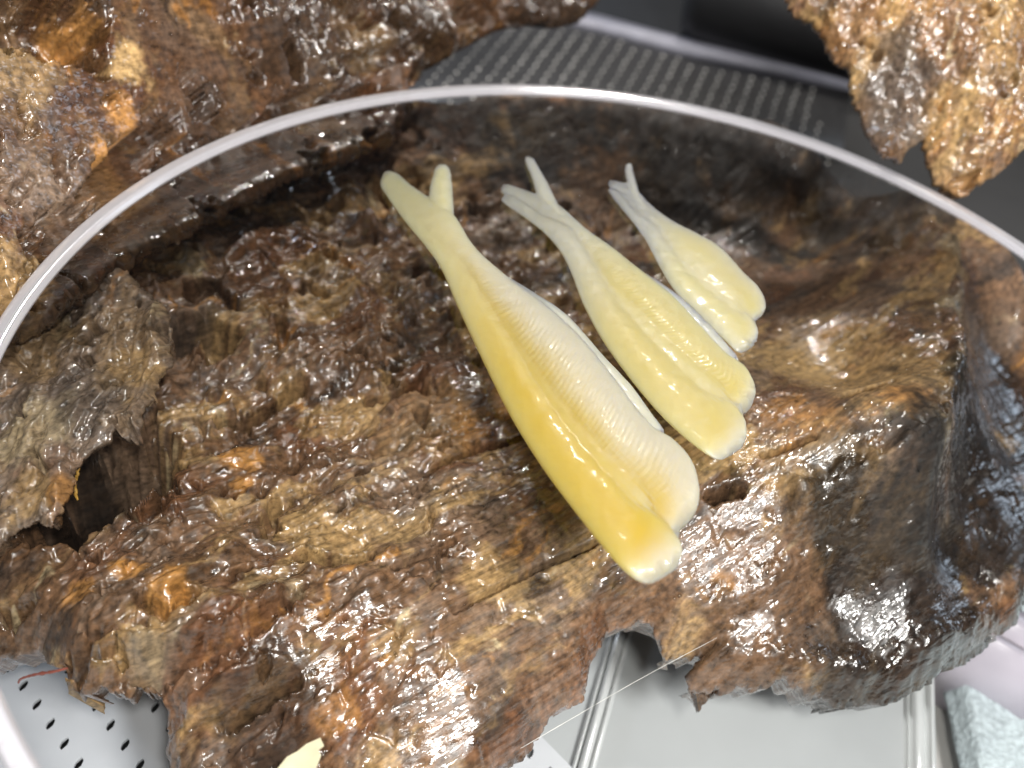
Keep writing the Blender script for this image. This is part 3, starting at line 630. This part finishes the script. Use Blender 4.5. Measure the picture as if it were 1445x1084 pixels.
# ------------------------------------------------------------------ fish fillets
def crom(P, n):
    P = np.array(P, float); k = len(P); t = np.linspace(0, k-1, n); i = np.clip(np.floor(t).astype(int), 0, k-2); f = (t-i)[:, None]
    g = lambda j: P[np.clip(j, 0, k-1)]
    p0, p1, p2, p3 = g(i-1), g(i), g(i+1), g(i+2)
    return .5*((2*p1)+(-p0+p2)*f+(2*p0-5*p1+4*p2-p3)*f*f+(-p0+3*p1-3*p2+p3)*f**3)
AMB = np.array((.44, .325, .045)); YEL = np.array((.46, .395, .145)); CRM = np.array((.49, .455, .27)); MLK = np.array((.47, .45, .37)); IVO = np.array((.50, .48, .38)); TAIL = np.array((.40, .395, .33))
def loft(name, st, colfun, chev=0, nS=260, nT=56, seed=0, lift=0, up=.85):
    """st: stations (Lx,Ly,Rx,Ry,half height cm) in photo pixels, from tail tip to head tip"""
    Lp = []; Rp = []; H = []
    for (lx, ly, rx, ry, hh) in st:
        hh *= .62; zc = ZF+.012+lift+hh
        Lp.append(unp(lx, ly, zc)); Rp.append(unp(rx, ry, zc)); H.append(hh)
    Lp = crom(Lp, nS); Rp = crom(Rp, nS); H = crom(np.array(H)[:, None], nS)[:, 0]
    s = np.linspace(0, 1, nS); V = []; C = []
    hd = np.maximum(sstep(.80, .95, s), .7*(1-sstep(.10, .30, s))); C0 = (Lp+Rp)/2; A = (Rp-Lp)/2
    # close both ends round
    ln = np.r_[0, np.cumsum(np.linalg.norm(np.diff(C0, axis=0), axis=1))]; wdt = np.linalg.norm(A, axis=1)
    th = np.linspace(0, 2*np.pi, nT, endpoint=False)
    T = np.cos(th); Zt = np.sin(th)
    ss, tt = np.meshgrid(s, T, indexing='ij'); zz = np.broadcast_to(Zt, ss.shape)
    zsh = np.where(zz > 0, np.abs(zz)**1.3, -np.abs(zz))
    zup = np.where(zz > 0, 1.0+up*.0, 1.0)
    P = C0[:, None]+A[:, None]*tt[..., None]
    dl = ln[:, None]
    z = H[:, None]*zsh*np.where(zz > 0, up, .75)
    if chev:
        ph = dl*chev-np.abs(tt+.15)*wdt[:, None]*chev*1.1
        amp = .007*sstep(.15, .35, ss)*(1-sstep(.86, .95, ss))
        z = z+np.where(zz > 0, 1, 0)*amp*np.sin(ph*2*np.pi)*np.clip(zz, 0, 1)
    X = P[..., 0]; Y = P[..., 1]
    z = z+np.where(zz > 0, 1, 0)*((.008+.11*sstep(.78, .92, ss))*fbm(X*4.0, Y*4.0, seed, 2)+.003*fbm(X*11, Y*11, seed+3, 2))*np.clip(zz*2, 0, 1)
    P[..., 2] += z
    V = P.reshape(-1, 3); col = colfun(ss.ravel(), tt.ravel(), zz.ravel(), X.ravel(), Y.ravel())
    i = np.arange(nS*nT).reshape(nS, nT); j = np.roll(i, -1, 1)
    F = np.stack([i[:-1], j[:-1], j[1:], i[1:]], -1).reshape(-1, 4)[:, ::-1]
    # caps
    a = len(V); V = np.concatenate([V, P[0].mean(0)[None], P[-1].mean(0)[None]]); col = np.concatenate([col, col[:1], col[-1:]])
    c0 = np.stack([i[0], j[0], np.full(nT, a), np.full(nT, a)], 1)
    me = bpy.data.meshes.new(name)
    faces = [tuple(f) for f in F]+[(int(p), int(q), a) for p, q in zip(i[0], j[0])]+[(int(q), int(p), a+1) for p, q in zip(i[-1], j[-1])]
    me.from_pydata([tuple(v) for v in V*S], [], faces); me.update()
    bm = bmesh.new(); bm.from_mesh(me); bmesh.ops.recalc_face_normals(bm, faces=bm.faces); bm.to_mesh(me); bm.free()
    me.polygons.foreach_set('use_smooth', np.ones(len(me.polygons), bool))
    at = me.color_attributes.new('Col', 'FLOAT_COLOR', 'POINT'); cc = np.ones((len(V), 4), np.float32); cc[:, :3] = np.clip(col*np.array((.80, .785, .76)), 0, 1); cc[:, 3] = np.r_[np.repeat(hd*(H.max() > .12*.62), nT), 0, float(H.max() > .12*.62)]; at.data.foreach_set('color', cc.ravel())
    return link(name, me, FLESH)
def mixc(a, b, m): return a*(1-m[:, None])+b*m[:, None]
def colour(core, edge, head, tail, core_t, core_w, s0=.25, s1=.9):
    def f(s, t, zz, X, Y):
        n = .25*fbm(X*1.5, Y*1.5, 5, 3)
        m = np.exp(-((t-core_t+n)/core_w)**2)
        c = mixc(np.repeat(edge[None], len(s), 0), core[None], m)
        c = mixc(c, head[None], sstep(s1-.22, s1-.02, s+n*.2)); c = mixc(c, tail[None], 1-sstep(s0-.12, s0+.12, s))
        return c
    return f
def union(parts, vox, smooth_n):
    """one continuous body out of overlapping halves, colours carried over"""
    from mathutils.kdtree import KDTree
    P = []; C = []; V = []; F = []
    for o in parts:
        me = o.data; n = len(me.vertices); co = np.empty(n*3, np.float32); me.vertices.foreach_get('co', co); co = co.reshape(-1, 3)
        cl = np.empty(n*4, np.float32); me.color_attributes['Col'].data.foreach_get('color', cl)
        F += [tuple(v+len(V) for v in p.vertices) for p in me.polygons]; V += [tuple(c) for c in co]; P.append(co); C.append(cl.reshape(-1, 4))
        bpy.data.objects.remove(o)
    P = np.concatenate(P); C = np.concatenate(C)
    me = bpy.data.meshes.new('tmp'); me.from_pydata(V, [], F); o = bpy.data.objects.new('tmp', me); sc.collection.objects.link(o)
    m = o.modifiers.new('r', 'REMESH'); m.mode = 'VOXEL'; m.voxel_size = vox*S
    m = o.modifiers.new('s', 'SMOOTH'); m.factor = .5; m.iterations = smooth_n
    dg = bpy.context.evaluated_depsgraph_get(); me2 = bpy.data.meshes.new_from_object(o.evaluated_get(dg)); bpy.data.objects.remove(o)
    kd = KDTree(len(P))
    for k in range(len(P)): kd.insert(P[k], k)
    kd.balance(); n = len(me2.vertices); cc = np.ones((n, 4), np.float32)
    for k, v in enumerate(me2.vertices):
        r = kd.find_n(v.co, 5); w_ = np.array([1/(q[2]+1e-5) for q in r]); cc[k] = (C[[q[1] for q in r]]*w_[:, None]).sum(0)/w_.sum()
    at = me2.color_attributes.new('Col', 'FLOAT_COLOR', 'POINT'); at.data.foreach_set('color', cc.ravel())
    me2.polygons.foreach_set('use_smooth', np.ones(len(me2.polygons), bool)); me2.name = 'fillet_body'
    return link('fillet_body', me2, FLESH)
def fillet(label, lobes, base_px, vox=.019):
    root = empty('fish_fillet', unp(*base_px, ZF)); halves = []; src = []; prong = []
    for (name, st, cf, kw) in lobes:
        o = loft(name, st, cf, **kw)
        if name == 'fillet_half': halves.append(o); src.append((st, cf))
        elif name == 'tail_prong': prong.append(o)
        else: rel(o, root)
    # flesh filling the crease between the two halves
    A_ = crom(src[0][0], 16); B_ = crom(src[1][0], 16); fl_ = []
    for k in range(2, 14):
        a_, b_ = A_[k], B_[k]; c_ = (a_[2:4]+b_[0:2])/2; e_ = .80 if k < 11 else .80-.2*(k-10)
        l_ = c_+(a_[0:2]-c_)*e_; r_ = c_+(b_[2:4]-c_)*e_; fl_.append((l_[0], l_[1], r_[0], r_[1], (.97 if k < 11 else .97-.2*(k-10))*(a_[4]+b_[4])/2))
    f0 = lambda s_, t_, z_, X_, Y_: src[0][1](.13+.87*s_, np.clip(1+t_*.5, -1, 1)*.6, z_, X_, Y_)
    f1 = lambda s_, t_, z_, X_, Y_: src[1][1](.13+.87*s_, np.clip(-1+t_*.5, -1, 1), z_, X_, Y_)
    halves.append(loft('filler', fl_, lambda s_, t_, z_, X_, Y_: mixc(f0(s_, t_, z_, X_, Y_), f1(s_, t_, z_, X_, Y_), sstep(-.6, .6, t_)), seed=31))
    rel(union(halves+prong, vox, 7), root)
    tag(root, label, 'fish fillet', 'fish fillets on the clear dish')
    return root
# stations go tail -> head; left outline then right outline
big_low = [(540, 266, 548, 258, .03), (550, 284, 566, 270, .07), (572, 314, 596, 300, .10), (598, 345, 634, 330, .14), (622, 379, 662, 362, .18), (647, 436, 698, 420, .23), (684, 515, 744, 494, .28), (722, 590, 790, 560, .31),
           (766, 660, 836, 622, .33), (816, 727, 884, 678, .34), (858, 780, 926, 724, .33), (879, 803, 948, 748, .29), (893, 815, 961, 766, .24), (906, 822, 962, 786, .18), (919, 824, 955, 802, .10), (932, 818, 944, 812, .02)]
big_up = [(537, 254, 543, 241, .03), (537, 264, 558, 243, .07), (552, 286, 582, 262, .10), (578, 318, 610, 282, .14), (604, 345, 641, 304, .19), (638, 382, 671, 350, .22), (674, 436, 720, 394, .28), (718, 506, 770, 430, .34),
          (760, 568, 820, 476, .39), (808, 632, 864, 530, .41), (854, 682, 914, 596, .41), (890, 714, 952, 622, .39), (915, 736, 977, 652, .35), (932, 748, 987, 688, .29), (942, 755, 985, 715, .22), (949, 757, 974, 735, .13), (955, 754, 962, 748, .03)]
big_strip = [(700, 392, 706, 384, .03), (742, 425, 752, 412, .07), (785, 460, 800, 445, .10), (826, 505, 852, 503, .12), (862, 550, 892, 546, .13), (890, 590, 918, 582, .12), (912, 616, 936, 606, .07), (925, 622, 935, 614, .02)]
big_pr = [(604, 330, 642, 345, .10), (600, 305, 640, 325, .12), (604, 286, 641, 300, .12), (606, 264, 639, 268, .11), (611, 245, 637, 247, .09), (615, 236, 634, 238, .06), (622, 234, 628, 234, .01)]
fillet('largest translucent amber yellow fish fillet with forked tail, nearest the picture centre', [
    ('fillet_half', big_low, colour(AMB, YEL, MLK, CRM, -.1, .9, .34, .90), dict(seed=1, lift=.03)),
    ('fillet_half', big_up, colour(AMB, MLK, MLK, CRM, -1.0, .85, .30, .93), dict(chev=10.5, seed=2, nS=560)),
    ('back_strip', big_strip, colour(IVO, IVO, IVO, IVO, 0, 1), dict(seed=3, lift=.17, nT=32)),
    ('tail_prong', big_pr, colour(CRM, TAIL, TAIL, CRM, 0, 1), dict(seed=4, nS=90, nT=32, lift=.02))], (930, 815))
med_low = [(706, 282, 712, 274, .02), (713, 289, 728, 278, .06), (742, 309, 762, 300, .08), (775, 336, 798, 330, .11), (800, 372, 824, 366, .13), (822, 428, 852, 410, .16), (850, 480, 890, 456, .19), (888, 533, 930, 497, .21),
           (930, 583, 972, 536, .22), (965, 616, 1010, 566, .22), (990, 636, 1030, 585, .20), (1002, 644, 1041, 600, .16), (1012, 649, 1043, 620, .11), (1022, 649, 1038, 636, .05), (1028, 646, 1034, 642, .01)]
med_up = [(706, 266, 711, 259, .02), (709, 274, 724, 262, .06), (735, 290, 757, 274, .08), (765, 312, 790, 290, .10), (795, 342, 826, 322, .13), (820, 370, 862, 348, .17), (845, 410, 905, 382, .22), (884, 455, 950, 418, .26),
          (926, 498, 990, 462, .28), (968, 537, 1024, 498, .28), (1002, 566, 1050, 516, .26), (1020, 578, 1062, 535, .22), (1033, 584, 1067, 550, .16), (1044, 586, 1064, 566, .09), (1052, 584, 1060, 577, .02)]
med_pr = [(785, 318, 818, 330, .09), (770, 288, 800, 306, .09), (758, 276, 790, 292, .085), (750, 252, 772, 256, .07), (742, 232, 758, 232, .055), (740, 224, 753, 223, .04), (743, 219, 749, 219, .01)]
med_strip = [(905, 392, 912, 386, .02), (945, 425, 956, 416, .05), (985, 462, 998, 455, .06), (1012, 492, 1026, 486, .06), (1028, 508, 1038, 500, .03), (1036, 514, 1042, 508, .01)]
med_low = [(a, b, c+11, d-7, h*1.15) if i > 2 else (a, b, c, d, h) for i, (a, b, c, d, h) in enumerate(med_low)]
med_up = [(a+4, b-3, c, d, h) if 2 < i < 12 else (a, b, c, d, h) for i, (a, b, c, d, h) in enumerate(med_up)]
fillet('middle sized pale yellow fish fillet with long forked tail, between the two others', [
    ('fillet_half', med_low, colour(YEL*np.array((.98, .97, .95)), CRM, MLK, TAIL, -.1, 1.0, .36, .90), dict(seed=11, lift=.03)),
    ('fillet_half', med_up, colour(YEL, CRM, MLK, TAIL, -.5, .9, .36, .95), dict(chev=11.5, seed=12, nS=460)),
    ('back_strip', med_strip, colour(IVO, IVO, IVO, IVO, 0, 1), dict(seed=13, lift=.08, nT=32)),
    ('tail_prong', med_pr, colour(TAIL, TAIL, TAIL, TAIL, 0, 1), dict(seed=14, nS=90, nT=32, lift=.02))], (1020, 640))
sm_low = [(857, 269, 861, 264, .02), (862, 277, 872, 268, .045), (885, 305, 898, 296, .06), (908, 335, 925, 325, .08), (928, 372, 950, 358, .10), (950, 408, 978, 392, .12), (980, 440, 1014, 420, .13), (1005, 464, 1040, 442, .14), (1024, 482, 1056, 458, .13),
          (1036, 494, 1062, 470, .11), (1044, 499, 1062, 484, .06), (1050, 499, 1057, 494, .01)]
sm_up = [(857, 260, 861, 253, .02), (860, 265, 873, 256, .05), (880, 280, 893, 262, .06), (900, 308, 920, 290, .08), (922, 336, 950, 312, .11), (945, 362, 985, 330, .15), (972, 392, 1018, 350, .18), (1005, 424, 1050, 385, .19), (1028, 444, 1068, 402, .18),
         (1042, 453, 1078, 418, .14), (1054, 456, 1081, 432, .09), (1064, 454, 1077, 444, .04), (1069, 452, 1074, 448, .01)]
sm_pr = [(902, 296, 922, 306, .06), (893, 276, 911, 290, .06), (886, 262, 904, 276, .055), (882, 246, 896, 250, .045), (881, 236, 893, 235, .035), (884, 231, 890, 231, .01)]
sm_low = [(a, b, c+8, d-5, h*1.15) if i > 2 else (a, b, c, d, h) for i, (a, b, c, d, h) in enumerate(sm_low)]
fillet('smallest cream fish fillet with greyish tail, furthest right on the dish', [
    ('fillet_half', sm_low, colour(CRM*np.array((1, .98, .85)), MLK, MLK, TAIL*np.array((.9, .92, 1)), 0, 1.0, .36, .93), dict(seed=21, lift=.02)),
    ('fillet_half', sm_up, colour(YEL*.5+CRM*.5, MLK, MLK, TAIL*np.array((.88, .9, 1)), -.2, .9, .34, .95), dict(seed=22)),
    ('tail_prong', sm_pr, colour(TAIL, TAIL*np.array((.9, .92, 1)), TAIL, TAIL, 0, 1), dict(seed=24, nS=90, nT=32, lift=.02))], (1060, 480))

# ------------------------------------------------------------------ small loose things
def strand(name, pts, r0, mat, label, cat, wob=.0, closed=False, n=90):
    P = crom(pts, n); V = []; F = []; K = 7
    rr = r0*(.55+.45*np.sin(np.linspace(.25, math.pi-.15, n))) *(1+.5*np.clip(noise(np.linspace(0, 14, n), np.zeros(n)+3.3, 8), -.6, .9))
    for i in range(n):
        tn = P[min(i+1, n-1)]-P[max(i-1, 0)]; tn /= np.linalg.norm(tn); a = np.cross(tn, (0, 0, 1.)); a /= np.linalg.norm(a)+1e-9; b = np.cross(tn, a)
        for k in range(K):
            th = 2*math.pi*k/K; V.append(P[i]+rr[i]*(a*math.cos(th)+b*math.sin(th)))
    for i in range(n-1):
        for k in range(K): F.append((i*K+k, i*K+(k+1) % K, (i+1)*K+(k+1) % K, (i+1)*K+k))
    o = link(name, np_mesh(name, np.array(V), np.array(F)), mat); return tag(o, label, cat)
STRAW = mat_plain('dry_straw', (.55, .45, .26), .5, 0, 500, .3)
def on(px, py, up=.06): p = wpt(px, py); return p+np.array([0, 0, up])+(CAM-p)/np.linalg.norm(CAM-p)*.25
strand('root_fibre', [on(160, 245), on(200, 205), on(235, 175), on(262, 145), on(292, 104)], .035, STRAW, 'pale dry root fibre on the wood above the left of the dish rim', 'root fibre')
strand('root_fibre', [on(195, 292), on(230, 285), on(285, 277), on(325, 279)], .028, STRAW, 'pale dry root fibre seen through the dish just inside its rim', 'root fibre')
strand('twig', [unp(95, 943, -2.8), unp(75, 948, -2.9), unp(50, 952, -3.1), unp(30, 958, -3.3), unp(26, 964, -3.5)], .022, mat_plain('red_twig', (.35, .10, .07), .5, 0, 300, .3), 'thin reddish twig sticking out over the perforated tray', 'twig')
strand('thread', [unp(735, 1056, -3.4), unp(800, 1018, -3.2), unp(900, 960, -3.3), unp(1012, 900, -3.3)], .005, mat_plain('white_thread', (.75, .75, .72), .4), 'fine white thread spanning the gap in the wood edge', 'thread')
def scrap():
    z = -2.6; pts = [unp(*p, z)[:2] for p in ((392, 1084), (405, 1068), (420, 1060), (432, 1050), (452, 1041), (457, 1052), (449, 1058), (453, 1066), (446, 1084), (430, 1120), (380, 1120))]
    o = sheet_prism('paper_scrap', pts, z-.03, z, mat_plain('cream_paper', (.72, .66, .45), .6, .0002, 150, .25))
    tag(o, 'torn cream paper scrap at the bottom edge of the wood', 'paper scrap')
scrap()
FIB = mat_plain('amber_wood_fibre', (.62, .36, .07), .35, .0002, 500, .35)
for k in range(14):
    z = fo[2]-.62+random.uniform(-.06, .06); x0 = 90+random.uniform(-6, 14); y0 = 640+random.uniform(0, 38); ln = random.uniform(18, 42)
    o = strand('torn_fibre', [unp(x0+8, y0-8, z+.05), unp(x0+4, y0, z), unp(x0+random.uniform(-2, 4), y0+ln*.5, z-.02), unp(x0+random.uniform(-4, 6), y0+ln, z-.08)], .030, FIB, None, None, n=20)
    rel(o, driftwood)
# water beads clinging to the wet wood
def beads():
    rng = np.random.default_rng(4); C = []; R_ = []
    for (o, cnt) in ((dw, 2600), (wl_o, 900), (fl, 250), (ch, 350)):
        me = o.data; n = len(me.vertices); co = np.empty(n*3, np.float32); me.vertices.foreach_get('co', co); co = co.reshape(-1, 3)/S
        nm = np.empty(n*3, np.float32); me.vertices.foreach_get('normal', nm); nm = nm.reshape(-1, 3)
        cl = fbm(co[:, 0]*.9, co[:, 1]*.9, 900, 3); ok = np.where((nm[:, 2] > .25) & (cl > -.05))[0]
        k = rng.choice(ok, cnt); C.append(np.concatenate([co[k], nm[k]], 1))
    C = np.concatenate(C); n = len(C); R_ = .010+.022*rng.random(n)**2.5
    T = np.cross(C[:, 3:], (0.31, .2, .93)); T /= np.linalg.norm(T, axis=1)[:, None]+1e-9; B_ = np.cross(C[:, 3:], T)
    K = 8; V = []
    for (rr, hh) in ((1, -.1), (.86, .38), (.5, .66)):
        for k in range(K):
            a = 2*math.pi*k/K; V.append(C[:, :3]+R_[:, None]*(rr*math.cos(a)*T+rr*math.sin(a)*B_+hh*C[:, 3:]))
    V.append(C[:, :3]+R_[:, None]*.78*C[:, 3:]); nv = len(V)
    V = np.stack(V, 1).reshape(-1, 3); base = (np.arange(n)*nv)[:, None, None]
    f = [(l*K+k, l*K+(k+1) % K, (l+1)*K+(k+1) % K, (l+1)*K+k) for l in (0, 1) for k in range(K)]+[(2*K+k, 2*K+k+1, 2*K+(k+2) % K, 3*K) for k in range(0, K, 2)]
    F = (base+np.array(f)[None]).reshape(-1, 4)
    o = link('water_beads', np_mesh('water_beads', V, F), mat_clear('water', (.97, .97, .97, 1), 0, None, .04))
    tag(o, 'tiny glinting water beads scattered over the wet driftwood', 'water beads', kind='stuff')
beads()
